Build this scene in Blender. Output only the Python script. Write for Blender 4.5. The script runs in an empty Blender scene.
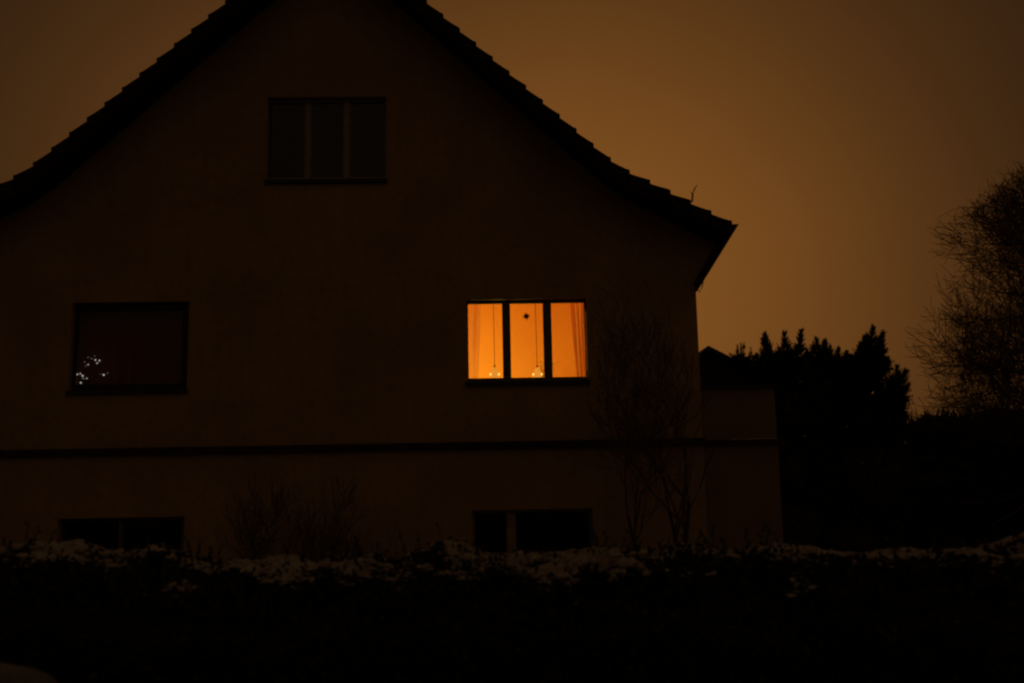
import bpy, math, random
from mathutils import Vector, Matrix, noise
random.seed(7)
PI = math.pi
sc = bpy.context.scene
C = sc.collection

# ------------------------------------------------------------------ camera
F_PX = 1000.0
PSI, PITCH, ROLL = 0.0309, 0.1570, 0.0191
CAM = Vector((0, -14, 1.7))
Fv = Vector((math.sin(PSI)*math.cos(PITCH), math.cos(PSI)*math.cos(PITCH), math.sin(PITCH)))
R0 = Vector((math.cos(PSI), -math.sin(PSI), 0)); U0 = R0.cross(Fv)
Uv = U0*math.cos(ROLL) + R0*math.sin(ROLL); Rv = R0*math.cos(ROLL) - U0*math.sin(ROLL)
cd = bpy.data.cameras.new('camera'); cam = bpy.data.objects.new('camera', cd); C.objects.link(cam)
cam.matrix_world = Matrix(((Rv.x, Uv.x, -Fv.x, CAM.x), (Rv.y, Uv.y, -Fv.y, CAM.y), (Rv.z, Uv.z, -Fv.z, CAM.z), (0, 0, 0, 1)))
cd.sensor_width = 36; cd.lens = F_PX/1024*36; cd.clip_start = 0.05; cd.clip_end = 2000
cd.dof.use_dof = True; cd.dof.focus_distance = 14.2; cd.dof.aperture_fstop = 2.0
sc.camera = cam
def ray(px, py): return Fv + Rv*((px-512)/F_PX) - Uv*((py-341.5)/F_PX)
def at(px, py, Y):
    """a measured spot of the photo, as a real place at depth Y"""
    d = ray(px, py); return CAM + d*((Y-CAM.y)/d.y)

# ------------------------------------------------------------------ helpers
class MB:
    def __init__(s): s.v = []; s.f = []; s.m = []
    def quad(s, a, b, c, d, m=0):
        n = len(s.v); s.v += [tuple(a), tuple(b), tuple(c), tuple(d)]; s.f.append((n, n+1, n+2, n+3)); s.m.append(m)
    def tri(s, a, b, c, m=0):
        n = len(s.v); s.v += [tuple(a), tuple(b), tuple(c)]; s.f.append((n, n+1, n+2)); s.m.append(m)
    def box(s, x0, x1, y0, y1, z0, z1, m=0):
        n = len(s.v)
        s.v += [(x0,y0,z0),(x1,y0,z0),(x1,y1,z0),(x0,y1,z0),(x0,y0,z1),(x1,y0,z1),(x1,y1,z1),(x0,y1,z1)]
        for f in ((0,3,2,1),(4,5,6,7),(0,1,5,4),(1,2,6,5),(2,3,7,6),(3,0,4,7)):
            s.f.append(tuple(n+i for i in f)); s.m.append(m)
    def prism(s, pts, y0, y1, m=0):
        """closed outline pts (x,z) run from y0 to y1"""
        n = len(s.v); k = len(pts)
        s.v += [(p[0], y0, p[1]) for p in pts] + [(p[0], y1, p[1]) for p in pts]
        s.f.append(tuple(range(n, n+k))); s.m.append(m)
        s.f.append(tuple(range(n+2*k-1, n+k-1, -1))); s.m.append(m)
        for i in range(k):
            j = (i+1) % k; s.f.append((n+i, n+k+i, n+k+j, n+j)); s.m.append(m)
    def tube(s, pts, rad, sides=5, m=0, cap=True):
        pts = [Vector(p) for p in pts]; n = len(s.v); K = len(pts)
        for i, p in enumerate(pts):
            t = (pts[min(i+1, K-1)] - pts[max(i-1, 0)])
            if t.length < 1e-9: t = Vector((0, 0, 1))
            t.normalize()
            a = t.cross(Vector((0, 0, 1)) if abs(t.z) < .9 else Vector((1, 0, 0))).normalized(); b = t.cross(a)
            r = rad[i] if hasattr(rad, '__len__') else rad
            for k in range(sides):
                g = 2*PI*k/sides; s.v.append(tuple(p + a*(r*math.cos(g)) + b*(r*math.sin(g))))
        for i in range(K-1):
            for k in range(sides):
                l = (k+1) % sides
                s.f.append((n+i*sides+k, n+i*sides+l, n+(i+1)*sides+l, n+(i+1)*sides+k)); s.m.append(m)
        if cap:
            s.f.append(tuple(n+k for k in range(sides-1, -1, -1))); s.m.append(m)
            s.f.append(tuple(n+(K-1)*sides+k for k in range(sides))); s.m.append(m)
    def lathe(s, prof, c, sides=14, m=0):
        """prof (r,z) turned about the vertical through c"""
        n = len(s.v); K = len(prof)
        for r, z in prof:
            for k in range(sides):
                g = 2*PI*k/sides; s.v.append((c[0]+r*math.cos(g), c[1]+r*math.sin(g), c[2]+z))
        for i in range(K-1):
            for k in range(sides):
                l = (k+1) % sides
                s.f.append((n+i*sides+k, n+i*sides+l, n+(i+1)*sides+l, n+(i+1)*sides+k)); s.m.append(m)
    def build(s, name, mats, parent=None, smooth=False):
        me = bpy.data.meshes.new(name); me.from_pydata(s.v, [], s.f)
        if not isinstance(mats, (list, tuple)): mats = [mats]
        for x in mats: me.materials.append(x)
        if len(mats) > 1: me.polygons.foreach_set('material_index', s.m)
        if smooth: me.polygons.foreach_set('use_smooth', [True]*len(me.polygons))
        me.update()
        o = bpy.data.objects.new(name, me); C.objects.link(o)
        if parent: o.parent = parent; o.matrix_parent_inverse = Matrix.Translation(parent.location).inverted() if parent.type == 'EMPTY' else Matrix()
        return o
def tag(o, label=None, cat=None, group=None, kind=None):
    if label: o['label'] = label
    if cat: o['category'] = cat
    if group: o['group'] = group
    if kind: o['kind'] = kind
    return o
def thing(name, loc, label, cat, group=None):
    o = bpy.data.objects.new(name, None); o.location = loc; o.empty_display_size = .2; C.objects.link(o)
    return tag(o, label, cat, group)

# ------------------------------------------------------------------ materials
def mat(name, col, rough=.8, col2=None, scale=6, bump=0, bscale=40, spec=.3, emit=None, estr=0, metal=0, lo=.35, hi=.65, detail=6, stretch=None, dist=.01):
    m = bpy.data.materials.new(name); m.use_nodes = True; nt = m.node_tree; b = nt.nodes['Principled BSDF']
    b.inputs['Roughness'].default_value = rough; b.inputs['Specular IOR Level'].default_value = spec
    b.inputs['Metallic'].default_value = metal
    b.inputs['Base Color'].default_value = (*col, 1)
    tc = nt.nodes.new('ShaderNodeTexCoord'); vec = tc.outputs['Object']
    if stretch:
        mp = nt.nodes.new('ShaderNodeMapping'); mp.inputs['Scale'].default_value = stretch
        nt.links.new(vec, mp.inputs['Vector']); vec = mp.outputs['Vector']
    if col2:
        n = nt.nodes.new('ShaderNodeTexNoise'); n.inputs['Scale'].default_value = scale; n.inputs['Detail'].default_value = detail
        nt.links.new(vec, n.inputs['Vector'])
        r = nt.nodes.new('ShaderNodeValToRGB'); r.color_ramp.elements[0].position = lo; r.color_ramp.elements[1].position = hi
        r.color_ramp.elements[0].color = (*col, 1); r.color_ramp.elements[1].color = (*col2, 1)
        nt.links.new(n.outputs['Fac'], r.inputs['Fac']); nt.links.new(r.outputs['Color'], b.inputs['Base Color'])
    if bump:
        n2 = nt.nodes.new('ShaderNodeTexNoise'); n2.inputs['Scale'].default_value = bscale; n2.inputs['Detail'].default_value = 8
        nt.links.new(tc.outputs['Object'], n2.inputs['Vector'])
        bp = nt.nodes.new('ShaderNodeBump'); bp.inputs['Strength'].default_value = bump; bp.inputs['Distance'].default_value = dist
        nt.links.new(n2.outputs['Fac'], bp.inputs['Height']); nt.links.new(bp.outputs['Normal'], b.inputs['Normal'])
    if emit:
        b.inputs['Emission Color'].default_value = (*emit, 1); b.inputs['Emission Strength'].default_value = estr
    return m
def plaster_mat():
    m = mat('plaster', (.40, .29, .15), .92, bump=.6, bscale=90, spec=.15)
    nt = m.node_tree; b = nt.nodes['Principled BSDF']; tc = [n for n in nt.nodes if n.type == 'TEX_COORD'][0]
    def noi(scale, st, det=6):
        mp = nt.nodes.new('ShaderNodeMapping'); mp.inputs['Scale'].default_value = st
        nt.links.new(tc.outputs['Object'], mp.inputs['Vector'])
        n = nt.nodes.new('ShaderNodeTexNoise'); n.inputs['Scale'].default_value = scale; n.inputs['Detail'].default_value = det
        nt.links.new(mp.outputs['Vector'], n.inputs['Vector']); return n.outputs['Fac']
    def ramp(fac, p0, p1, c0, c1):
        r = nt.nodes.new('ShaderNodeValToRGB'); e = r.color_ramp.elements
        e[0].position = p0; e[1].position = p1; e[0].color = (*c0, 1); e[1].color = (*c1, 1)
        nt.links.new(fac, r.inputs['Fac']); return r.outputs['Color']
    a = ramp(noi(.7, (1, 1, 1)), .3, .7, (.33, .235, .13), (.44, .31, .155))
    s = ramp(noi(3, (2.2, 1, .18)), .42, .7, (1, 1, 1), (.93, .91, .89))
    g = ramp(noi(9, (1, 1, 1)), .35, .65, (.92, .92, .92), (1.04, 1.04, 1.04))
    mx = nt.nodes.new('ShaderNodeMix'); mx.data_type = 'RGBA'; mx.blend_type = 'MULTIPLY'; mx.inputs[0].default_value = 1
    nt.links.new(a, mx.inputs[6]); nt.links.new(s, mx.inputs[7])
    mx2 = nt.nodes.new('ShaderNodeMix'); mx2.data_type = 'RGBA'; mx2.blend_type = 'MULTIPLY'; mx2.inputs[0].default_value = 1
    nt.links.new(mx.outputs[2], mx2.inputs[6]); nt.links.new(g, mx2.inputs[7])
    nt.links.new(mx2.outputs[2], b.inputs['Base Color'])
    return m
def glass_mat():
    m = bpy.data.materials.new('window_glass'); m.use_nodes = True; nt = m.node_tree
    nt.nodes.remove(nt.nodes['Principled BSDF']); out = nt.nodes['Material Output']
    t = nt.nodes.new('ShaderNodeBsdfTransparent'); t.inputs['Color'].default_value = (.95, .96, .95, 1)
    g = nt.nodes.new('ShaderNodeBsdfGlossy'); g.inputs['Roughness'].default_value = .03
    fr = nt.nodes.new('ShaderNodeFresnel'); fr.inputs['IOR'].default_value = 1.5
    mx = nt.nodes.new('ShaderNodeMixShader')
    nt.links.new(fr.outputs[0], mx.inputs[0]); nt.links.new(t.outputs[0], mx.inputs[1]); nt.links.new(g.outputs[0], mx.inputs[2])
    nt.links.new(mx.outputs[0], out.inputs['Surface'])
    return m
def sheer_mat(name, col, tr=.3):
    m = bpy.data.materials.new(name); m.use_nodes = True; nt = m.node_tree
    nt.nodes.remove(nt.nodes['Principled BSDF']); out = nt.nodes['Material Output']
    d = nt.nodes.new('ShaderNodeBsdfDiffuse'); d.inputs['Color'].default_value = (*col, 1)
    l = nt.nodes.new('ShaderNodeBsdfTranslucent'); l.inputs['Color'].default_value = (*col, 1)
    t = nt.nodes.new('ShaderNodeBsdfTransparent')
    a = nt.nodes.new('ShaderNodeMixShader'); a.inputs[0].default_value = .6
    b = nt.nodes.new('ShaderNodeMixShader'); b.inputs[0].default_value = tr
    nt.links.new(d.outputs[0], a.inputs[1]); nt.links.new(l.outputs[0], a.inputs[2])
    nt.links.new(a.outputs[0], b.inputs[1]); nt.links.new(t.outputs[0], b.inputs[2]); nt.links.new(b.outputs[0], out.inputs['Surface'])
    return m
M = dict(
    plaster=plaster_mat(), glass=glass_mat(),
    terrace=mat('terrace_plaster_shaded', (.27, .19, .11), .92, (.22, .155, .09), 1.5, .5, 80, spec=.15),  # wall plaster darkened, tree shade on the terrace put into its colour
    tile=mat('roof_tile', (.04, .022, .017), .85, (.022, .017, .015), 3, .5, 30),
    soffit=mat('soffit_board', (.05, .032, .02), .8, (.03, .02, .014), 5, .4, 20, stretch=(1, 8, 1)),
    course=mat('dark_course', (.06, .035, .025), .85, (.03, .02, .016), 8, .6, 30),  # shadow line below the string course ledge put into this dark colour
    metal=mat('zinc', (.16, .15, .14), .5, metal=.6, bump=.1),
    frame_dark=mat('dark_painted_wood', (.15, .145, .11), .5, (.12, .11, .09), 12, .15, 60),
    frame_black=mat('blackened_wood', (.045, .038, .03), .6, (.03, .026, .022), 12, .15, 60),
    frame_light=mat('pale_painted_wood', (.36, .30, .25), .6, (.28, .22, .18), 10, .15, 60),
    sill=mat('slate_sill', (.05, .045, .04), .7, bump=.2),
    rail=mat('aluminium_rail', (.5, .48, .45), .35, metal=.7),
    room=mat('warm_room_paint', (.82, .45, .13), .9, (.78, .41, .12), 1.2, .1, 40, spec=.1, lo=.3, hi=.7),
    room_floor=mat('room_boards', (.30, .16, .07), .6),
    curtain=sheer_mat('curtain_cloth', (.70, .34, .17), .2),
    drape=sheer_mat('red_drape', (.75, .17, .12), 0.0),
    cord=mat('dark_cord', (.10, .04, .015), .8),
    brass=mat('brass', (.75, .45, .15), .35, metal=.8),
    bellglass=mat('lit_frosted_glass', (.20, .08, .02), 1, spec=0, emit=(1, .36, .035), estr=.85),
    bulb_warm=mat('warm_bulb', (.9, .7, .4), .4, emit=(1, .60, .12), estr=1.7),
    bulb_white=mat('small_white_light', (.9, .9, .85), .4, emit=(1, .92, .78), estr=.42),
    bulb_dim=mat('small_dim_light', (.9, .9, .85), .4, emit=(1, .92, .85), estr=.07),
    black=mat('dark_paper', (.03, .015, .008), .9),
    pot=mat('dark_clay', (.09, .04, .02), .7),
    gold=sheer_mat('golden_leaves', (.95, .80, .25), 0),
    hleaf=mat('hedge_leaf', (.022, .028, .013), .6, (.035, .036, .016), 4),
    hcore=mat('hedge_wood', (.03, .022, .015), .9, bump=.6),
    snow=mat('snow', (.48, .44, .41), .85, (.28, .24, .21), 9, .6, 45, spec=.2),
    snow_dirty=mat('dirty_snow', (.30, .28, .26), .8, (.16, .14, .12), 5, .8, 20, dist=.03),
    conifer=mat('conifer_foliage', (.02, .035, .015), .6, (.045, .055, .025), 2),
    evergreen=mat('evergreen_leaf', (.03, .04, .02), .55, (.055, .06, .03), 3),
    bark=mat('bark', (.07, .05, .035), .95, (.04, .03, .022), 20, .8, 50),
    twig=mat('twig_bark', (.15, .10, .06), .95, (.09, .06, .04), 6),
    far_wall=mat('far_house_wall', (.035, .03, .025), .9, (.025, .02, .018), 3),
    far_roof=mat('far_house_roof', (.04, .03, .026), .8, (.03, .022, .02), 3, .4, 20),
)

# ------------------------------------------------------------------ sky: night cloud lit by the town's sodium lamps
w = bpy.data.worlds.new('World'); sc.world = w; w.use_nodes = True; nt = w.node_tree; nt.nodes.clear()
N = nt.nodes.new; L = nt.links.new
tc = N('ShaderNodeTexCoord'); out = N('ShaderNodeOutputWorld'); bg = N('ShaderNodeBackground')
nrm = N('ShaderNodeVectorMath'); nrm.operation = 'NORMALIZE'; L(tc.outputs['Generated'], nrm.inputs[0])
def lobe(d, sigma):
    dt = N('ShaderNodeVectorMath'); dt.operation = 'DOT_PRODUCT'; L(nrm.outputs[0], dt.inputs[0]); dt.inputs[1].default_value = d.normalized()
    def mth(op, a, b=None):
        n = N('ShaderNodeMath'); n.operation = op
        for i, x in enumerate((a, b)):
            if x is None: continue
            if isinstance(x, (int, float)): n.inputs[i].default_value = x
            else: L(x, n.inputs[i])
        return n.outputs[0]
    a = mth('ARCCOSINE', mth('MINIMUM', dt.outputs['Value'], .999999))
    a = mth('DIVIDE', a, math.radians(sigma)); a = mth('MULTIPLY', a, a); a = mth('MULTIPLY', a, -.5)
    return mth('EXPONENT', a)
def scale_col(fac, col):
    n = N('ShaderNodeVectorMath'); n.operation = 'SCALE'; n.inputs[0].default_value = col; L(fac, n.inputs['Scale']); return n.outputs[0]
def addv(a, b):
    n = N('ShaderNodeVectorMath'); n.operation = 'ADD'
    for i, x in enumerate((a, b)):
        if isinstance(x, tuple): n.inputs[i].default_value = x
        else: L(x, n.inputs[i])
    return n.outputs[0]
SKY_BASE = (.0150, .0076, .0040)
s_ = addv(scale_col(lobe(ray(570, 310), 13.0), (.215, .078, .0120)), SKY_BASE)
s_ = addv(scale_col(lobe(ray(170, 200), 9.0), (.042, .0155, .0024)), s_)
s_ = addv(scale_col(lobe(Vector((.5, -1, 1.0)), 34.0), (.044, .0250, .0100)), s_)   # added glow behind the viewer, brightens the facade and hedge snow
nz = N('ShaderNodeTexNoise'); nz.inputs['Scale'].default_value = 2.2; nz.inputs['Detail'].default_value = 5; L(nrm.outputs[0], nz.inputs['Vector'])
mr = N('ShaderNodeMapRange'); mr.inputs['From Min'].default_value = .3; mr.inputs['From Max'].default_value = .7
mr.inputs['To Min'].default_value = .93; mr.inputs['To Max'].default_value = 1.07; L(nz.outputs['Fac'], mr.inputs['Value'])
sv = N('ShaderNodeVectorMath'); sv.operation = 'SCALE'; L(s_, sv.inputs[0]); L(mr.outputs[0], sv.inputs['Scale'])
L(sv.outputs[0], bg.inputs['Color']); bg.inputs['Strength'].default_value = 1.0; L(bg.outputs[0], out.inputs['Surface'])
w.cycles.sampling_method = 'MANUAL'; w.cycles.sample_map_resolution = 512

# ------------------------------------------------------------------ ground
b = MB(); n = 60
for i in range(-1, 1): pass
b.quad((-300, -300, 0), (300, -300, 0), (300, 300, 0), (-300, 300, 0))
m_ground = mat('snowy_lawn', (.05, .06, .03), .9, (.34, .32, .30), 1.6, .8, 12, lo=.45, hi=.62, dist=.03)
tag(b.build('ground', m_ground), kind='structure')
b = MB(); b.box(-60, 60, -16.4, -10.0, -.05, .06)
tag(b.build('pavement', mat('pavement_slabs', (.12, .11, .10), .9, (.28, .26, .25), 1.1, .6, 14, lo=.45, hi=.6)), kind='structure')

# ------------------------------------------------------------------ the house
CX, HW = -2.145, 5.235
XL, XR = CX-HW, CX+HW
VY = -.58                                   # verge stands proud of the gable wall
KV = (14+VY)/13.6
TOPP = [(0, 10.19), (1.565, 8.735), (4.0, 6.465), (4.27, 6.265), (4.55, 6.12), (5.72, 5.49)]
TOPP = [(o*KV, 1.7+(z-1.7)*KV) for o, z in TOPP]   # offset from the ridge, height of tiles
def rz(off):
    off = abs(off)
    for (a, za), (c, zc) in zip(TOPP, TOPP[1:]):
        if off <= c: return za + (zc-za)*(off-a)/(c-a)
    return TOPP[-1][1]
house = thing('house', (CX, 0, 0), 'large plastered gable house with a bell-cast tiled roof and one lit upper window', 'house')
def up(o): return o
# openings in the facade: x0, x1, z0, z1
OP = dict(lit=(-.215, 1.51, 3.335, 4.53), left=(-5.75, -4.12, 3.30, 4.56), attic=(-3.075, -1.345, 6.315, 7.59),
          cell_l=(-5.80, -4.09, .95, 1.56), cell_r=(-.165, 1.50, .95, 1.565))
wall = MB()
def facade(y, flip=False):
    xs = sorted(set([XL, XR, CX] + [CX+s*o for s in (-1, 1) for o, _ in TOPP if o < HW] + [v for o in OP.values() for v in o[:2]]))
    for x0, x1 in zip(xs, xs[1:]):
        xm = (x0+x1)/2; hs = sorted((o[2], o[3]) for o in OP.values() if o[0] < xm < o[1])
        z = 0
        for a, c in hs:
            wall.quad((x0, y, z), (x1, y, z), (x1, y, a), (x0, y, a)); z = c
        wall.quad((x0, y, z), (x1, y, z), (x1, y, rz(x1-CX)-.17), (x0, y, rz(x0-CX)-.17))
facade(0)
for x0, x1, z0, z1 in OP.values():
    wall.quad((x0, 0, z0), (x0, 0, z1), (x0, .3, z1), (x0, .3, z0)); wall.quad((x1, 0, z0), (x1, .3, z0), (x1, .3, z1), (x1, 0, z1))
    wall.quad((x0, 0, z1), (x1, 0, z1), (x1, .3, z1), (x0, .3, z1)); wall.quad((x0, 0, z0), (x0, .3, z0), (x1, .3, z0), (x1, 0, z0))
ez = rz(HW)-.17
facade(.3)
wall.quad((XL, 0, 0), (XL, 9, 0), (XL, 9, ez), (XL, 0, ez)); wall.quad((XR, 0, 0), (XR, 0, ez), (XR, 9, ez), (XR, 9, 0))
wall.quad((XL, 9, 0), (XR, 9, 0), (XR, 9, ez), (XL, 9, ez)); wall.tri((XL, 9, ez), (XR, 9, ez), (CX, 9, 10.05))
wall.build('wall', M['plaster'], house)

# roof boards (what one sees of the overhang from below)
rb = MB()
pts = [(CX+o, z-.05) for o, z in TOPP]
lo_ = [(CX+o, z-.165) for o, z in TOPP]
pl = [(CX-o, z-.05) for o, z in TOPP]; ll = [(CX-o, z-.165) for o, z in TOPP]
for A, B in ((pts, lo_), (pl, ll)):
    A[-1] = (A[-1][0]*.985+CX*.015, A[-1][1]); B[-1] = (A[-1][0], B[-1][1]+.02)
    for i in range(len(A)-1):
        rb.prism([A[i], A[i+1], B[i+1], B[i]], VY+.03, 9.35)
roof = rb.build('roof', M['soffit'], house)
# barge board under the verge tiles
bb = MB()
for s in (1, -1):
    for i in range(len(TOPP)-1):
        (a, za), (c, zc) = TOPP[i], TOPP[i+1]
        q_ = .985 if i == len(TOPP)-2 else 1
        bb.prism([(CX+s*a, za-.04), (CX+s*c*q_, zc-.04), (CX+s*c*q_, zc-.235+(.12 if q_ < 1 else 0)), (CX+s*a, za-.235)], VY, VY+.028)
bb.build('barge_board', M['soffit'], roof)
# tile courses, stepped; each course is one row of pan tiles
def slope_points(pitch=.318):
    out = []; prev = None; acc = 0; L_ = 0
    segs = []
    for (a, za), (c, zc) in zip(TOPP, TOPP[1:]):
        segs.append((a, za, c, zc, math.hypot(c-a, zc-za)))
    tot = sum(x[4] for x in segs); k = 0; d = tot
    res = []
    while d > -.001:
        dd = d
        for a, za, c, zc, l in segs:
            if dd <= l+1e-9:
                t = dd/l; res.append((a+(c-a)*t, za+(zc-za)*t)); break
            dd -= l
        d -= pitch
    res.append(TOPP[0])
    return res                                # from eave up to ridge
SP = slope_points()
for s in (1, -1):
    tb = MB()
    for ci, ((o0, z0), (o1, z1)) in enumerate(zip(SP, SP[1:])):
        dx, dz = o1-o0, z1-z0; l = math.hypot(dx, dz)
        if l < .08: continue
        nx, nz_ = -dz/l*-1, dx/l*-1           # outward normal in (off,z)
        nx, nz_ = abs(dz)/l, abs(dx)/l
        ys = []; y = VY-.015; k = 0
        rr = random.Random(ci*7+s)
        while y < 9.36:
            ys.append((y, k % 4)); y += .07; k += 1
        jit = rr.uniform(-.006, .006)
        prev = None
        for (y, ph) in ys:
            h = (.010, .026, .010, .0)[ph]
            lift0 = .020+jit; lift1 = -.035
            if y == ys[0][0]: h = .022
            a = (CX+s*(o0-.004), y, z0+(h+lift0)*1.25-.006); a2 = (CX+s*(o0+.014), y, z0+(h+lift0)*1.25-.030)
            c = (CX+s*(o1+nx*(h+lift1)), y, z1+nz_*(h+lift1))
            e = (CX+s*(o0+.008), y, z0-.085)
            f = (CX+s*(o1+nx*(-.075)), y, z1+nz_*(-.075))
            if prev:
                tb.quad(prev[0], a, c, prev[1]); tb.quad(prev[3], a2, a, prev[0]); tb.quad(prev[2], e, a2, prev[3])
            else: tb.quad(a2, c, f, e); tb.tri(a, c, a2)
            prev = (a, c, e, a2)
        # verge tile flange
        y0 = VY-.03
        q = [(CX+s*(o0-.004), z0+.048), (CX+s*(o0+.014), z0+.022), (CX+s*(o1+nx*-.012), z1+nz_*-.012), (CX+s*(o1+nx*-.15), z1+nz_*-.15), (CX+s*(o0+.005), z0-.15)]
        tb.prism(q, y0, y0+.02)
    tb.build('roof_tiles', M['tile'], roof)
rd = MB()
for k in range(26):
    y = VY-.02+k*.37
    p = [(CX+.13*math.cos(PI*i/8), 10.2+.13*math.sin(PI*i/8)) for i in range(9)]
    rd.prism(p, y, y+.38-.004)
rd.build('ridge_tiles', M['tile'], roof)
# coved box eave
EO = lambda o: o*KV
EZ = lambda z: 1.7+(z-1.7)*KV
for s in (1, -1):
    def sx(px_, py_, Y): q = at(px_, py_, Y); return (CX+s*(q.x-CX), q.z)
    e = MB(); a_, c_, d_ = sx(738.5, 224.5, -.03), sx(697.3, 291, -.03), sx(733, 224.5, -.03)
    top_i = (CX+s*(HW-.3), rz(HW-.3)-.2)
    e.prism([a_, (CX+s*5.3, rz(5.3)-.2), top_i, (CX+s*(HW-.3), c_[1]+.15), (CX+s*(HW-.01), c_[1]+.02), c_], -.0025, 9.3)
    box_ = e.build('eave_box', M['plaster'], house)
    e = MB(); w_ = .12
    e.prism([a_, (a_[0]-s*.17, a_[1]), (c_[0]-s*.04, c_[1]+.12), c_], -.055, -.004)
    e.build('fascia', M['soffit'], box_)
# bent wire hook standing on the verge and a loose cable loop under the eave
h = MB(); p0 = at(692.0, 202, -.30)
h.tube([p0, at(692.6, 194.5, -.3), at(694, 190, -.3), at(697, 185, -.3)], [.014, .014, .011, .006], 6)
h.tube([at(692.6, 194.5, -.3), at(690.6, 191.5, -.3)], [.009, .004], 5)
h.build('roof_hook', M['metal'], roof)
h = MB()
h.tube([at(697.5, 290, -.05), at(699.5, 292, -.05), at(702, 287, -.05), at(703.5, 280, -.05)], .008, 5)
h.build('cable_loop', M['cord'], house)

# string course and annex
b = MB(); b.box(XL-.03, XR+.03, -.055, .0-.001, 2.405, 2.505); b.build('string_course', M['course'], house)
AX1 = 4.155
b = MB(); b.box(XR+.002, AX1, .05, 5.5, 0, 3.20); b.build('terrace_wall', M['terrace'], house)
b = MB(); b.box(XR+.031, AX1+.03, .0, .049, 2.405, 2.475); b.build('terrace_ledge', M['course'], house)
b = MB(); b.box(XR+.004, AX1+.04, .01, 5.53, 3.201, 3.262); b.build('coping', M['course'], house)
def lump_strip(x0, x1, y0, y1, z, h, seed, nx=40, ny=4):
    b = MB(); rr = random.Random(seed); g = {}
    for i in range(nx+1):
        for j in range(ny+1):
            u, v = i/nx, j/ny
            e = min(1, 4*min(u, 1-u)*3)*(math.sin(PI*v)**.5 if 0 < v < 1 else 0)
            g[i, j] = (x0+(x1-x0)*u, y0+(y1-y0)*v, z+.001+h*e*(.6+.6*noise.noise(Vector((u*(x1-x0)*5, v*2, seed)))))
    for i in range(nx):
        for j in range(ny):
            b.quad(g[i, j], g[i+1, j], g[i+1, j+1], g[i, j+1])
    return b
lump_strip(3.47, AX1+.02, .0, .05, 2.4755, .022, 3).build('ledge_snow', M['snow'], house, True)

# windows: a frame mesh with panes and sill as sub-parts
def dz(x, z, y):       # facade measure -> the same sight line at depth y
    k = (14+y)/14; return x*k, 1.7+(z-1.7)*k
def window(key, panes, fm, yf=.10, sill=True, label=None, recess=.05):
    x0, x1, z0, z1 = OP[key]; f = MB()
    P = [(dz(a, 0, yf)[0]-.018, dz(c, 0, yf)[0]+.014, dz(0, d, yf)[1]-.02, dz(0, e, yf)[1]+.016) for a, c, d, e in panes]
    X0, X1, Z0, Z1 = x0+.002, x1-.002, z0+.002, z1-.002
    zb = max(p[2] for p in P); zt = min(min(p[3] for p in P), Z1-.02)
    f.box(X0, X1, yf, yf+.07, Z0, zb); f.box(X0, X1, yf, yf+.07, zt, Z1)
    xs = [X0] + [v for p in P for v in p[:2]] + [X1]
    for i in range(0, len(xs), 2):
        if xs[i+1]-xs[i] > .004: f.box(xs[i], xs[i+1], yf, yf+.07, zb+.0005, zt-.0005)
    for i, p in enumerate(P):       # sash rebates: a slim inner bead stepping back
        t = .018
        for bx in ((p[0], p[0]+t, zb, zt), (p[1]-t, p[1], zb, zt), (p[0]+t, p[1]-t, zb, zb+t), (p[0]+t, p[1]-t, zt-t, zt)):
            f.box(bx[0], bx[1], yf+.02, yf+.06, bx[2], bx[3])
    o = f.build('window', fm, house)
    if label: o['label'] = label
    for p in P:
        g = MB(); g.box(p[0]+.004, p[1]-.004, yf+.036, yf+.044, zb+.004, zt-.004); g.build('pane', M['glass'], o)
    if sill:
        s = MB(); s.prism([(0, 0)], 0, 0) if False else None
        s.v += []; n = len(s.v)
        s.box(x0-.018, x1+.018, -.045, yf-.001, z0-.045, z0+.012); s.build('sill', M['sill'], o)
    return o
wl = window('lit', [(-.185, .303, 3.405, 4.475), (.415, .885, 3.405, 4.475), (1.002, 1.475, 3.405, 4.475)], M['frame_dark'], label='warmly lit three-pane window with dark frame')
r = MB(); r.box(1.492, 1.508, .01, .06, 3.36, 4.36); r.build('shutter_rail', M['rail'], wl)
window('left', [(-5.67, -4.21, 3.40, 4.44)], M['frame_black'], label='dark window with closed red drapes')
window('attic', [(-3.05, -2.53, 6.37, 7.53), (-2.435, -1.975, 6.37, 7.53), (-1.87, -1.37, 6.37, 7.53)], M['frame_light'], label='dark three-pane attic window with pale mullions')
window('cell_l', [(-5.76, -4.98, .99, 1.53), (-4.92, -4.13, .99, 1.53)], M['frame_dark'], label='low dark basement window')
window('cell_r', [(-.13, .31, .99, 1.53), (.44, 1.46, .99, 1.53)], M['frame_light'], label='low basement window with one pale mullion')

# the lit room
r = MB(); rx0, rx1, ry0, ry1, rz0, rz1 = -1.6, 2.75, .301, 4.0, 2.6, 5.36
x0, x1, z0, z1 = OP['lit']
r.quad((rx0, ry1, rz0), (rx1, ry1, rz0), (rx1, ry1, rz1), (rx0, ry1, rz1))
r.quad((rx0, ry0, rz0), (rx0, ry1, rz0), (rx0, ry1, rz1), (rx0, ry0, rz1)); r.quad((rx1, ry0, rz0), (rx1, ry1, rz0), (rx1, ry1, rz1), (rx1, ry0, rz1))
r.quad((rx0, ry0, rz1), (rx1, ry0, rz1), (rx1, ry1, rz1), (rx0, ry1, rz1))
for a, c, d, e in ((rx0, x0, rz0, rz1), (x1, rx1, rz0, rz1), (x0, x1, rz0, z0), (x0, x1, z1, rz1)):
    r.quad((a, ry0, d), (c, ry0, d), (c, ry0, e), (a, ry0, e))
r.quad((rx0, ry0, rz0), (rx1, ry0, rz0), (rx1, ry1, rz0), (rx0, ry1, rz0), 1)
r.build('room', [M['room'], M['room_floor']], house)
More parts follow.
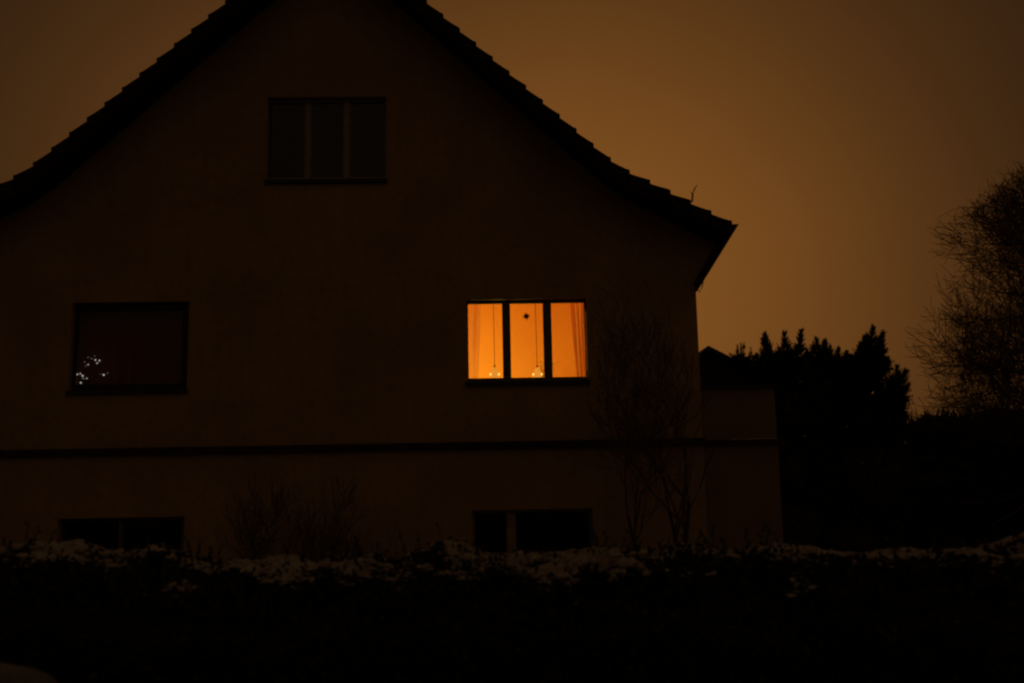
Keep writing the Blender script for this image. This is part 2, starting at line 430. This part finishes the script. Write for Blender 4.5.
# inner window board
b = MB(); b.box(x0+.003, x1-.003, .172, .40, 3.336, 3.372); b.build('window_board', M['frame_light'], house)
ld = bpy.data.lights.new('lamp', 'POINT'); ld.energy = 130; ld.color = (1, .78, .12); ld.shadow_soft_size = .18
lo = bpy.data.objects.new('lamp', ld); lo.location = (-.7, 2.2, 3.1); C.objects.link(lo)

# curtains
def curtain(name, xt0, xt1, xb0, xb1, zt, zb, y, m, label, folds, seed, amp=.03, waist=None):
    b = MB(); nx, nz = folds*10, 30; g = {}
    rr = random.Random(seed); ph = rr.random()*6
    for j in range(nz+1):
        t = j/nz
        for i in range(nx+1):
            u = i/nx; a = xt0+(xb0-xt0)*t; c = xt1+(xb1-xt1)*t
            uu = u + .03*math.sin(6*u+ph+t*2)
            g[i, j] = (a+(c-a)*uu, y+amp*math.sin(2*PI*folds*u+ph+.6*math.sin(3*t))*(.6+.4*t)+.01*math.sin(17*u+5*t), zt+(zb-zt)*t)
    for i in range(nx):
        for j in range(nz): b.quad(g[i, j], g[i+1, j], g[i+1, j+1], g[i, j+1])
    o = b.build(name, m, None, True)
    return tag(o, label, 'curtain')
curtain('curtain', -.42, .0, -.42, -.06, 4.80, 3.38, .45, M['curtain'], 'left curtain, narrow and peach-coloured, gathered at the left pane of the lit window', 4, 1, .012)
curtain('curtain', 1.29, 1.66, 1.365, 1.64, 4.70, 3.38, .45, M['curtain'], 'right curtain, peach-coloured with deep folds, in the right pane of the lit window', 5, 2, .024)
curtain('drape', -5.95, -3.95, -5.95, -3.95, 4.66, 3.1, .38, M['drape'], 'dull red drapes drawn shut behind the dark upper-floor window', 12, 5)

# hanging bell ornaments with little lamps
def bell(px_t, px_b, py_b, label):
    Y = .26
    top = at(px_t, 297, Y); top.z = 4.528; bot = at(px_b, py_b, Y); x, z = bot.x, bot.z
    o = thing('hanging_bell', (x, Y, z-.16), label, 'window ornament', 'bells hanging in the lit window')
    b = MB(); b.tube([top, (x+(top.x-x)*.4, Y, z+.45), (x, Y, z)], .0042, 5); b.build('cord', M['cord'], o)
    b = MB(); b.lathe([(.001, .02), (.010, .012), (.013, 0), (.008, -.012), (.012, -.02)], (x, Y, z), 10); b.build('finial', M['cord'], o, True)
    b = MB(); b.lathe([(.012, -.022), (.03, -.035), (.042, -.07), (.05, -.11), (.072, -.15), (.075, -.156)], (x, Y, z), 18); b.build('bell', M['bellglass'], o, True)
    for s in (-1, 1):
        b = MB(); b.lathe([(.001, .020), (.010, .014), (.013, 0), (.010, -.012), (.001, -.017)], (x+s*.060, Y-.03, z-.125), 8); b.build('bulb', M['bulb_warm'], o, True)
    return o
bell(493.3, 494.6, 366, 'glowing glass bell on a long cord in the left pane of the lit window')
bell(535.2, 537.2, 366, 'glowing glass bell on a long cord in the middle pane of the lit window')
# dark star stuck on the middle pane
c = at(526.3, 316.5, .15); b = MB()
for k in range(8):
    g = 2*PI*k/8+.2; r_ = .066 if k % 2 == 0 else .05
    p = lambda a, r: (c.x+r*math.cos(a), .1335, c.z+r*math.sin(a)); q = lambda a, r: (c.x+r*math.cos(a), .129, c.z+r*math.sin(a))
    b.tri(p(g-.38, .03), p(g, r_), p(g+.38, .03)); b.tri(q(g-.38, .03), q(g+.38, .03), q(g, r_))
    b.tri(p(g-.40, .03), p(g+.40, .03), (c.x, .1335, c.z))
    b.quad(p(g-.38, .03), q(g-.38, .03), q(g, r_), p(g, r_)); b.quad(p(g, r_), q(g, r_), q(g+.38, .03), p(g+.38, .03))
tag(b.build('paper_star', M['black']), 'small dark paper star on the middle pane of the lit window', 'star ornament')
# golden plant on the board
def leafq(b, p, d, l, w_, rr, m=0):
    d = d.normalized(); s = d.cross(Vector((rr.uniform(-1, 1), rr.uniform(-1, 1), rr.uniform(-1, 1)))).normalized()*w_
    b.quad(p, p+d*l*.5+s, p+d*l, p+d*l*.5-s, m)
pp = at(542.5, 377, .30); o = thing('potted_plant', (pp.x, .30, 3.373), 'little golden-leaved plant in a dark pot beside the middle bell in the lit window', 'plant')
b = MB(); b.lathe([(.0, 0), (.032, 0), (.042, .05), (.045, .06), (.038, .06), (.0, .055)], (pp.x, .30, 3.373), 14); b.build('pot', M['pot'], o, True)
b = MB(); s = MB(); rr = random.Random(4)
for tx, ty in ((540.6, 361), (543, 370), (541, 366), (545, 365), (554.3, 362.5), (552.5, 366), (538.5, 371)):
    t = at(tx, ty, .30); base = Vector((pp.x, .30, 3.43)); mid = (t+base)/2+Vector((0, 0, .02))
    s.tube([base, mid, t], [.003, .0025, .0015], 4)
    for k in range(9): leafq(b, t+Vector((rr.gauss(0, .012), rr.gauss(0, .015), rr.gauss(0, .012))), Vector((rr.uniform(-1, 1), rr.uniform(-1, 1), rr.uniform(-.3, 1))), .035, .009, rr)
s.build('stem', M['cord'], o); b.build('leaves', M['gold'], o)
c = at(567, 377, .3); b = MB(); b.lathe([(.0, 0), (.05, 0), (.085, .03), (.10, .045), (.092, .046), (.05, .02), (0, .018)], (c.x, .30, 3.373), 18)
tag(b.build('bowl', M['pot'], None, True), 'low dark bowl on the sill board behind the right lit pane', 'bowl')

# twigs with little lights in the dark window
c = at(86, 386, .26); o = thing('fairy_light_twigs', (c.x, .26, 3.315), 'vase of bare twigs with tiny white lights in the dark upper-floor window', 'light decoration')
b = MB(); b.lathe([(.0, 0), (.05, 0), (.065, .05), (.05, .12), (.032, .15), (.04, .17)], (c.x, .26, 3.315), 16); b.build('vase', M['pot'], o, True)
pts = [(95.4, 360, 1, 1.1), (99.4, 360.6, 1, 1.1), (97.1, 363.1, 1, 1), (88.2, 364.6, 1, .9), (91.6, 358.6, 0, 1), (84.8, 362, 0, 1), (85.6, 366.3, 0, 1), (88, 357.3, 0, .9), (94.8, 356, 0, .8),
       (75.3, 375.3, 1, .8), (77.5, 374.4, 1, 1), (80.4, 373.6, 1, .9), (82.6, 375.8, 1, 1.3), (83.5, 378.3, 1, 1.2), (86.8, 378.4, 1, .9), (80.8, 382.8, 1, 1.2),
       (103.7, 374.9, 1, 1.3), (107.6, 373.2, 0, 1), (100.6, 374.4, 0, .8), (74.3, 372, 0, .9)]
tw = MB(); rr = random.Random(9)
for px_, py_, br, sz in pts:
    t = at(px_, py_, .22+rr.random()*.08); base = Vector((c.x, .26, 3.44)); mid = base.lerp(t, .5)+Vector((rr.uniform(-.03, .03), 0, .05))
    tw.tube([base, mid, t], [.004, .003, .0015], 4)
    q = MB(); r_ = .0108*sz; q.lathe([(.001, r_), (r_*.75, r_*.7), (r_, 0), (r_*.75, -r_*.7), (.001, -r_)], t, 7); q.build('bulb', M['bulb_white'] if br else M['bulb_dim'], o, True)
tw.build('twigs', M['twig'], o)

# ------------------------------------------------------------------ vegetation
def grow(b, p, d, length, rad, level, maxlev, rr, up_=.1, spread=.7, kids=(3, 5), taper=.6, env=None, tb=None, wob=.15, minr=.0025):
    """a bare branch and its own branches"""
    steps = 5 if level < 2 else 4; pts = [p.copy()]; rad_ = [rad]; d = d.normalized()
    for i in range(steps):
        d = (d + Vector((rr.gauss(0, wob), rr.gauss(0, wob), rr.gauss(0, wob)+up_))).normalized()
        p = p+d*(length/steps)
        pts.append(p.copy()); rad_.append(max(minr, rad*(1-(1-taper)*(i+1)/steps)))
    if env and level >= 2 and not env(pts[-1]): return
    tgt = b if (level == 0 or tb is None) else tb
    tgt.tube(pts, rad_, 7 if level == 0 else (5 if level == 1 else 3), cap=False)
    if level >= maxlev or (env and not env(pts[-1])): return
    n = rr.randint(*kids) + (1 if level == 0 else 0)
    for k in range(n):
        t = .35+.65*(k+1)/n if level else .5+.5*(k+1)/n
        i = min(steps, max(1, int(round(t*steps)))); q = pts[i]
        ax = Vector((rr.gauss(0, 1), rr.gauss(0, 1), rr.gauss(0, .7))).normalized()
        dd = (d*(1-spread*.6)+ax*spread).normalized()
        if k == n-1: dd = (d+ax*.25).normalized()
        grow(b, q, dd, length*rr.uniform(.55, .82), rad_[i]*.68, level+1, maxlev, rr, up_, spread, kids, taper, env, tb, wob, minr)

def bare_tree(name, base, trunk_dirs, length, rad, lev, seed, label, cat, up_=.08, spread=.75, kids=(3, 4), env=None, wob=.15, minr=.0025, group=None):
    o = thing(name, base, label, cat, group); rr = random.Random(seed); tr = MB(); tw = MB()
    for off, d, k in trunk_dirs:
        grow(tr, Vector(base)+Vector(off), Vector(d), length*k, rad*k, 0, lev, rr, up_, spread, kids, .6, env, tw, wob, minr)
    tr.build('trunk', M['bark'], o, True); tw.build('crown', M['twig'], o)
    return o
# little tree trained in front of the right half of the facade
c = at(690, 560, -1.9)
bare_tree('small_bare_tree', (c.x, -1.9, 0), [((0, 0, 0), (-.06, 0, 1), 1.0), ((-.10, .1, 0), (-.22, .05, 1), .95), ((-.45, .05, 0), (-.12, .05, 1), .9)], 1.65, .034, 5, 14,
          'small leafless fruit tree with thin stems close before the right end of the facade', 'tree', up_=.10, spread=.55, kids=(3, 4), minr=.003,
          env=lambda p: p.x < 2.62-.3*max(0, p.z-3.0) and p.x > 1.3)
c = at(300, 560, -1.2)
bare_tree('bare_shrub', (c.x, -1.2, 0), [((.1*math.cos(k), .1*math.sin(k), 0), (.35*math.cos(k), .3*math.sin(k), 1), 1-.1*(k % 3)) for k in range(4)], .9, .016, 4, 8,
          'bushy leafless shrub against the wall between the two basement windows', 'shrub', up_=.12, spread=.6, minr=.004)

# big bare tree at the right edge
bt = at(1098, 500, 4.5); cen = at(1098, 338, 4.5)
def env_big(p):
    r_ = math.hypot(p.x-bt.x, p.y-4.5); prof = [(0, 0), (1.2, 2.6), (2.0, 3.5), (3.0, 3.55), (3.4, 3.3), (4.4, 3.0), (5.2, 2.75), (6.1, 2.65), (6.7, 2.45), (7.3, 1.9), (8.0, .9), (8.4, 0)]
    z = p.z+.12*math.sin(p.x*9+p.y*7)
    for (a, ra), (c, rc) in zip(prof, prof[1:]):
        if a <= z < c: return r_*(1+.17*math.sin(7*math.atan2(p.y-4.5, p.x-bt.x)+z*2.5)) < ra+(rc-ra)*(z-a)/(c-a)
    return False
o = thing('large_bare_tree', (bt.x, 4.5, 0), 'large leafless tree with a dense twiggy crown at the right edge of the picture', 'tree')
rr = random.Random(23); tr = MB(); tw = MB(); zt = 6.6
tr.tube([(bt.x, 4.5, 0), (bt.x+.05, 4.5, 1.4), (bt.x-.05, 4.55, 3.0), (bt.x+.03, 4.5, cen.z), (bt.x, 4.5, zt)], [.2, .16, .13, .08, .03], 10)
NL = 66
for k in range(NL):
    t = (k+.5)/NL; z = 1.7+(zt-1.7)*t; g = k*2.4+rr.uniform(-.3, .3)
    el = -.05+1.25*t**1.3
    d = Vector((math.cos(g)*math.cos(el), math.sin(g)*math.cos(el), math.sin(el)))
    grow(tw, Vector((bt.x, 4.5, z)), d, (2.0-.75*t)*rr.uniform(.85, 1.2), .042*(1-.5*t), 1, 5, rr, .05, .62, (4, 5), .55, env_big, tw, .17, .0042)
tr.build('trunk', M['bark'], o, True); tw.build('crown', M['twig'], o)
print('twig faces', len(tw.f))

# evergreens
def frond(b, p, d, l, w_, rr, m=0):
    d = d.normalized(); s = d.cross(Vector((rr.gauss(0, 1), rr.gauss(0, 1), rr.gauss(0, 1)))).normalized()
    b.tri(p-s*w_*.5, p+d*l, p+s*w_*.5, m)
    for k in range(3):
        t = .2+.25*k; q = p+d*l*t
        for sg in (-1, 1):
            e = (d*.9+s*sg*.8).normalized(); b.tri(q, q+e*l*.42*(1-t*.5)+d*.01, q+d*l*.14, m)
def plume(b, tr, base, tip, r, n, rr, out=.7, fl=.2, m=0):
    """an upright spray of foliage round a leader from base to tip"""
    ax = tip-base; L_ = ax.length; a = ax.normalized(); side = a.cross(Vector((0, 1, 0)) if abs(a.y) < .8 else Vector((1, 0, 0))).normalized(); oth = a.cross(side)
    tr.tube([base, base+ax*.5, tip], [.03, .02, .006], 5)
    for k in range(n):
        t = rr.random()**.8; rad = r*1.35*(1-t)**1.1*rr.random()**.5*(.75+.5*math.sin(t*16+r*40))
        g = rr.uniform(0, 2*PI); rd_ = side*math.cos(g)+oth*math.sin(g)
        frond(b, base+ax*t+rd_*rad*.75, rd_*out*1.25*(1-.55*t)+a*.75, fl*rr.uniform(.6, 1.8)*(1-.72*t), fl*.18, rr, m)
def blob(b, c, rx, ry, rz_, n, rr, fl=.22, upw=.5):
    for k in range(n):
        v = Vector((rr.gauss(0, 1), rr.gauss(0, 1), rr.gauss(0, 1))).normalized()
        u = rr.uniform(.6, 1.0)*(1+.22*noise.noise(v*2.3+c))
        frond(b, c+Vector((v.x*rx, v.y*ry, v.z*rz_))*u, v+Vector((0, 0, upw)), fl*rr.uniform(.6, 1.3), fl*.3, rr)
def evergreen(name, Y, tips, blobs, label, cat, seed, basepx, mt='conifer', fl=.2, snow=0, group=None):
    rr = random.Random(seed); g = at(basepx, 500, Y); o = thing(name, (g.x, Y, 0), label, cat, group); tr = MB(); cr = MB(); sn = MB()
    tr.tube([(g.x, Y, 0), (g.x+.03, Y, 1.2), (g.x, Y, 2.6)], [.14, .11, .06], 8)
    for (tx, ty, bx, by, r, n, dy) in tips:
        plume(cr, tr, at(bx, by, Y+dy*.5), at(tx, ty, Y+dy), r, n, rr, fl=fl)
    for (tx, ty, bx, by, r, n, dy) in tips[:6]:      # side sprays leaning out of each leader
        for k in range(4):
            t = rr.uniform(.15, .6); qx, qy = bx+(tx-bx)*t, by+(ty-by)*t; sg = rr.choice((-1, 1))
            plume(cr, tr, at(qx, qy, Y+dy), at(qx+sg*rr.uniform(5, 11), qy-rr.uniform(4, 12), Y+dy+rr.uniform(-.25, .25)), r*.55, 70, rr, fl=fl*.8)
    for (cx_, cy_, rx, rz_, n) in blobs:
        cc = at(cx_, cy_, Y); blob(cr, cc, rx, max(rx*.9, .4), rz_, n, rr, fl)
        core = MB(); 
        ico(tr, cc, rx*.72, max(rx*.9, .4)*.72, rz_*.72, rr)
        for k in range(min(2, snow)):
            sn = MB(); a = rr.uniform(0, 2*PI); e = rr.uniform(.1, 1.2); v = Vector((math.cos(a)*math.cos(e), -abs(math.sin(a))*math.cos(e), math.sin(e)))
            p = cc+Vector((v.x*rx, v.y*max(rx*.9, .4), v.z*rz_))*1.02; s_r = rr.uniform(.015, .03)
            ico(sn, p, s_r*1.3, s_r, s_r*.8, rr, 1, .4); sn.build('snow_patch', M['snow'], o, True)
    tr.build('trunk', M['bark'], o, True); cr.build('foliage', M[mt], o)
    return o
ICO = {}
def ico(b, c, rx, ry, rz_, rr, sub=1, amp=.25, m=0):
    import bmesh
    if sub not in ICO:
        bm = bmesh.new(); bmesh.ops.create_icosphere(bm, subdivisions=sub+1, radius=1)
        ICO[sub] = ([v.co.copy() for v in bm.verts], [[v.index for v in f.verts] for f in bm.faces]); bm.free()
    V, Fc = ICO[sub]; n = len(b.v); s = Vector((rr.random()*50, rr.random()*50, rr.random()*50))
    for v in V:
        k = 1+amp*noise.noise(v*1.7+s)*2; b.v.append((c[0]+v.x*rx*k, c[1]+v.y*ry*k, c[2]+v.z*rz_*k))
    for f in Fc: b.f.append(tuple(n+i for i in f)); b.m.append(m)

evergreen('evergreen_tree', 4.0,
          [(764.5, 335, 771, 400, .30, 420, 0), (785, 333, 781, 395, .22, 340, .2), (801.5, 330.5, 792, 400, .26, 380, -.1), (756, 356, 768, 400, .2, 200, .3), (777, 352, 775, 400, .3, 220, -.3), (796, 345, 790, 390, .2, 160, .1), (770, 344, 772, 390, .16, 120, 0)],
          [(780, 412, .72, .85, 900), (775, 470, .95, 1.0, 900), (780, 530, .9, .8, 600)],
          'dark evergreen tree with three wispy pointed tips, nearest the house terrace', 'tree', 31, 778, snow=5)
evergreen('evergreen_tree', 5.0,
          [(816.5, 339, 816, 395, .34, 420, 0), (824.5, 341, 826, 395, .32, 420, .2), (838, 349, 834, 400, .36, 380, 0), (807, 351, 815, 400, .34, 300, .1), (831, 347, 828, 390, .2, 160, 0)],
          [(822, 412, .75, .95, 1000), (822, 470, 1.1, 1.2, 1100)],
          'broad dark evergreen tree with a blunt crown, between the three-tipped and the tallest one', 'tree', 32, 823, snow=4)
evergreen('evergreen_tree', 4.4,
          [(873, 328, 860, 395, .36, 620, 0), (883, 333, 866, 385, .26, 360, .1), (860, 345, 858, 400, .4, 380, -.1), (866, 336, 858, 380, .24, 200, 0), (879, 345, 866, 375, .2, 160, 0), (888, 358, 870, 385, .16, 160, 0), (884, 345, 868, 375, .14, 120, 0), (882, 366, 868, 390, .12, 110, 0), (897, 367, 890, 410, .22, 220, -.1), (906, 371, 888, 400, .2, 200, -.1), (909, 385, 888, 410, .16, 160, 0), (907, 398, 888, 420, .16, 160, .2), (906, 414, 884, 430, .16, 160, .2), (846, 352, 850, 400, .34, 300, .1)],
          [(860, 412, .42, .95, 900), (886, 418, .26, .6, 400), (868, 480, 1.0, 1.2, 1000), (848, 545, 1.0, .8, 700)],
          'tallest dark evergreen tree with a sharp tip and shaggy right side', 'tree', 33, 868, snow=4)
evergreen('airy_bush', 5.5,
          [(737, 346, 741, 385, .16, 120, 0), (744, 343, 743, 385, .18, 130, .1), (751, 348, 746, 385, .16, 110, 0), (756, 358, 749, 390, .14, 90, 0), (741, 343.5, 742, 380, .12, 60, 0)],
          [(745, 390, .45, .5, 420), (745, 460, .6, 1.0, 500)],
          'loose rounded bush showing above the terrace between the far roof and the evergreens', 'bush', 34, 745, mt='evergreen', fl=.12)
# overgrown shrubs closing the garden on the right, each its own plant
shr = [(915, 417, 6.2, 1.0, 1.5), (940, 409, 6.8, 1.1, 1.6), (968, 413, 6.3, 1.05, 1.5), (997, 406, 6.8, 1.1, 1.6), (1026, 409, 6.3, 1.1, 1.6), (1060, 404, 6.8, 1.2, 1.6), (1100, 408, 6.3, 1.2, 1.6)]
lab = ['dark evergreen shrub directly right of the tallest evergreen tree', 'second dark evergreen shrub to the right of the tallest evergreen tree',
       'dark evergreen shrub in the garden row, third from the tallest evergreen tree', 'tallest dark evergreen shrub standing under the twiggy bare tree', 'dark evergreen shrub at the right edge of the frame under the bare tree',
       'dark evergreen shrub just past the right picture edge, behind the bare trunk', 'dark evergreen shrub farthest right beyond the bare trunk']
for k, (px_, py_, Y, rx, h_) in enumerate(shr):
    rr = random.Random(60+k); t = at(px_, py_, Y); o = thing('evergreen_shrub', (t.x, Y, 0), lab[k], 'shrub', 'evergreen shrubs along the right garden edge')
    fo = MB(); tr = MB(); hz = t.z
    tr.tube([(t.x, Y, 0), (t.x, Y, hz*.5)], [.08, .05], 6)
    for j in range(9):
        cz = hz*(.12+.78*j/8)-.12; w_ = rx*(1 if j < 6 else (.95, .78, .5)[j-6])
        c = Vector((t.x+rr.gauss(0, .12), Y+rr.gauss(0, .1), cz))
        blob(fo, c, w_*.9, w_*.8, .42, 330, rr, .17, .35); ico(tr, c, w_*.68, w_*.6, .36, rr)
    tr.build('branches', M['hcore'], o, True); fo.build('foliage', M['evergreen'], o)
    for j in range(4):
        sn = MB()
        a = rr.uniform(0, 2*PI); e = rr.uniform(.2, 1.3)
        ico(sn, (t.x+rx*.8*math.cos(a)*math.cos(e), Y-rx*.75*abs(math.sin(a))*math.cos(e), hz*rr.uniform(.45, .97)-.1), .04, .035, .025, rr, 1, .4)
        sn.build('snow_patch', M['snow'], o, True)

# the neighbour's house, far behind, only a corner of its roof shows
fa = at(708.3, 345.5, 26); nh = thing('neighbour_house', (fa.x, 26, 0), 'distant dark house whose roof peak shows just right of the main house wall', 'house')
xl, xr, zl, zr_ = fa.x-1.7, fa.x+4.4, fa.z-1.6, fa.z-2.25
b = MB(); b.prism([(xl+.3, 0), (xr-.3, 0), (xr-.3, zr_), (fa.x, fa.z-.15), (xl+.3, zl)], 26.3, 34); b.build('wall', M['far_wall'], nh)
b = MB(); b.prism([(xl, zl-.1), (fa.x, fa.z), (fa.x, fa.z-.2), (xl+.05, zl-.3)], 26, 34.3); b.prism([(fa.x, fa.z), (xr, zr_-.1), (xr-.05, zr_-.3), (fa.x, fa.z-.2)], 26, 34.3)
b.build('roof', M['far_roof'], nh)
wf = MB(); wf.box(fa.x+.2, fa.x+1.3, 26.24, 26.297, fa.z-3.6, fa.z-2.5); wo = wf.build('window', M['frame_dark'], nh)

# ------------------------------------------------------------------ the snow-dusted hedge in front
hd = thing('hedge', (0, -8.6, 0), 'long dark clipped hedge dusted with snow across the foreground', 'hedge')
rr = random.Random(77)
def htop(x): return 1.405+.055*noise.noise(Vector((x*.7, 3, 1)))*2+.035*noise.noise(Vector((x*2.6, 9, 4)))*2
Y0, Y1 = -9.75, -8.15
def hs(x, y):      # height of the hedge skin at x, y: rounded shoulders and clumps
    v = (y-Y0)/(Y1-Y0); sh = 1-abs(2*v-1)**3.2
    return htop(x)*(0.62+.38*max(0, sh)**.55)+.06*noise.noise(Vector((x*3.4, y*3.4, 7)))+.03*noise.noise(Vector((x*8, y*8, 2)))
core = MB(); nx, ny = 150, 14
g = {}
for i in range(nx+1):
    for j in range(ny+1):
        x = -10+20*i/nx; y = Y0+.1+(Y1-Y0-.2)*j/ny; g[i, j] = (x, y, hs(x, y)-.12)
for i in range(nx):
    for j in range(ny): core.quad(g[i, j], g[i+1, j], g[i+1, j+1], g[i, j+1])
    for j in (0, ny):
        a, c = g[i, j], g[i+1, j]; core.quad((a[0], a[1], 0), (c[0], c[1], 0), c, a)
core.build('branches', M['hcore'], hd)
fo = MB()
def leaf(p, d, l):
    s = d.cross(Vector((rr.gauss(0, 1), rr.gauss(0, 1), rr.gauss(0, 1)))).normalized()*l*.3; k = d*l
    fo.quad(p, p+k*.5+s, p+k, p+k*.5-s)
for k in range(62000):
    x = rr.gauss(0, 2.6) if k % 4 else rr.uniform(-9.9, 9.9)
    if abs(x) > 9.9: continue
    y = rr.uniform(Y0, Y1); z = hs(x, y)+rr.uniform(-.11, .018)
    leaf(Vector((x, y, z)), Vector((rr.gauss(0, .6), rr.gauss(-.2, .6), rr.uniform(0, 1))).normalized(), rr.uniform(.025, .05))
for k in range(30000):
    x = rr.gauss(0, 2.4) if k % 4 else rr.uniform(-9.9, 9.9)
    if abs(x) > 9.9: continue
    z = rr.uniform(.3, 1)*htop(x)*.85; y = Y0+.06*noise.noise(Vector((x*3, 1, z*3)))*2+rr.uniform(-.05, .1)
    leaf(Vector((x, y, z)), Vector((rr.gauss(0, .6), -rr.uniform(.2, 1), rr.gauss(.2, .5))).normalized(), rr.uniform(.025, .05))
for k in range(320):       # loose shoots standing above the clipped top
    x = rr.uniform(-6, 6); y = rr.uniform(Y0+.3, Y1-.2); z = hs(x, y); d = Vector((rr.gauss(0, .25), rr.gauss(0, .2), 1)).normalized(); l = rr.uniform(.05, .16)
    p = Vector((x, y, z)); fo.tube([p, p+d*l], [.003, .002], 3, cap=False)
    for j in range(6): leaf(p+d*l*(j+1)/6, (d+Vector((rr.gauss(0, .8), rr.gauss(0, .8), 0))).normalized(), .03)
fo.build('foliage', M['hleaf'], hd)
sn = MB()
def snowleaf(p, l):
    d = Vector((rr.gauss(0, 1), rr.gauss(0, 1), rr.gauss(0, .35))).normalized(); u_ = Vector((rr.gauss(0, .35), rr.gauss(-.1, .35), 1)).normalized()
    q = d.cross(u_).normalized()*l*.42; k = d*l
    sn.quad(p-k*.5, p+q, p+k*.5, p-q)
def snowy(x, y):
    return .75*noise.noise(Vector((x*1.6, y*2.2, 11)))+.55*noise.noise(Vector((x*5.5, y*6, 3)))+.3*noise.noise(Vector((x*15, y*15, 8)))
def TH(x, v): return -.32+.035*abs(x-.2)+2.2*max(0, .46-v)  # snow thins sideways to dim the hedge ends, standing in for lens falloff
gx, gy = 560, 34; G = {}
for i in range(gx+1):
    for j in range(gy+1):
        x = -8+16*i/gx; v = .2+.78*j/gy; y = Y0+.05+(Y1-Y0-.1)*v
        a = snowy(x, y)-TH(x, v)-.06; G[i, j] = (x, y, hs(x, y)+min(.028, max(-.04, a*.16))+.012*noise.noise(Vector((x*22, y*22, 5))), a)
for i in range(gx):
    for j in range(gy):
        q = [G[i, j], G[i+1, j], G[i+1, j+1], G[i, j+1]]
        if min(t_[3] for t_ in q) > -.05: sn.quad(*[t_[:3] for t_ in q])
for k in range(52000):
    x = rr.gauss(0, 2.8) if k % 4 else rr.uniform(-9.8, 9.8)
    if abs(x) > 9.8: continue
    v = rr.random(); y = Y0+.05+(Y1-Y0-.1)*v
    if snowy(x, y) < TH(x, v): continue
    z = hs(x, y)+rr.uniform(-.02, .03)
    if k % 5: snowleaf(Vector((x, y, z)), rr.uniform(.012, .034))
    else:
        s_ = rr.uniform(.008, .024); ico(sn, (x, y, z-.005), s_*rr.uniform(.9, 1.8), s_*rr.uniform(.8, 1.6), s_*.6, rr, 0, .5)
sn.build('snow_cover', M['snow'], hd)

# heap of dirty snow at the hedge foot, lower left corner
hc = at(-22, 655, -10.55); b = MB(); g = {}; n = 40
for i in range(n+1):
    for j in range(n+1):
        u, v = i/n*2-1, j/n*2-1; rr_ = math.hypot(u, v); e = max(0, 1-rr_**2.0)
        g[i, j] = (hc.x+u*.68, -10.55+v*.6, .058+max(0, hc.z-.06)*e**.85*(1+.06*noise.noise(Vector((u*3, v*3, 2))))+.0)
for i in range(n):
    for j in range(n): b.quad(g[i, j], g[i+1, j], g[i+1, j+1], g[i, j+1])
tag(b.build('snow_heap', M['snow_dirty'], None, True), 'rounded heap of dirty snow in the lower left corner before the hedge', 'snow heap')

# ------------------------------------------------------------------ render settings
sc.view_settings.view_transform = 'Standard'; sc.view_settings.look = 'None'; sc.view_settings.exposure = 0; sc.view_settings.gamma = 1
sc.view_settings.use_curve_mapping = False
sc.render.engine = 'CYCLES'; sc.cycles.filter_width = 2.3; sc.cycles.use_denoising = True; sc.cycles.max_bounces = 10; sc.cycles.diffuse_bounces = 5
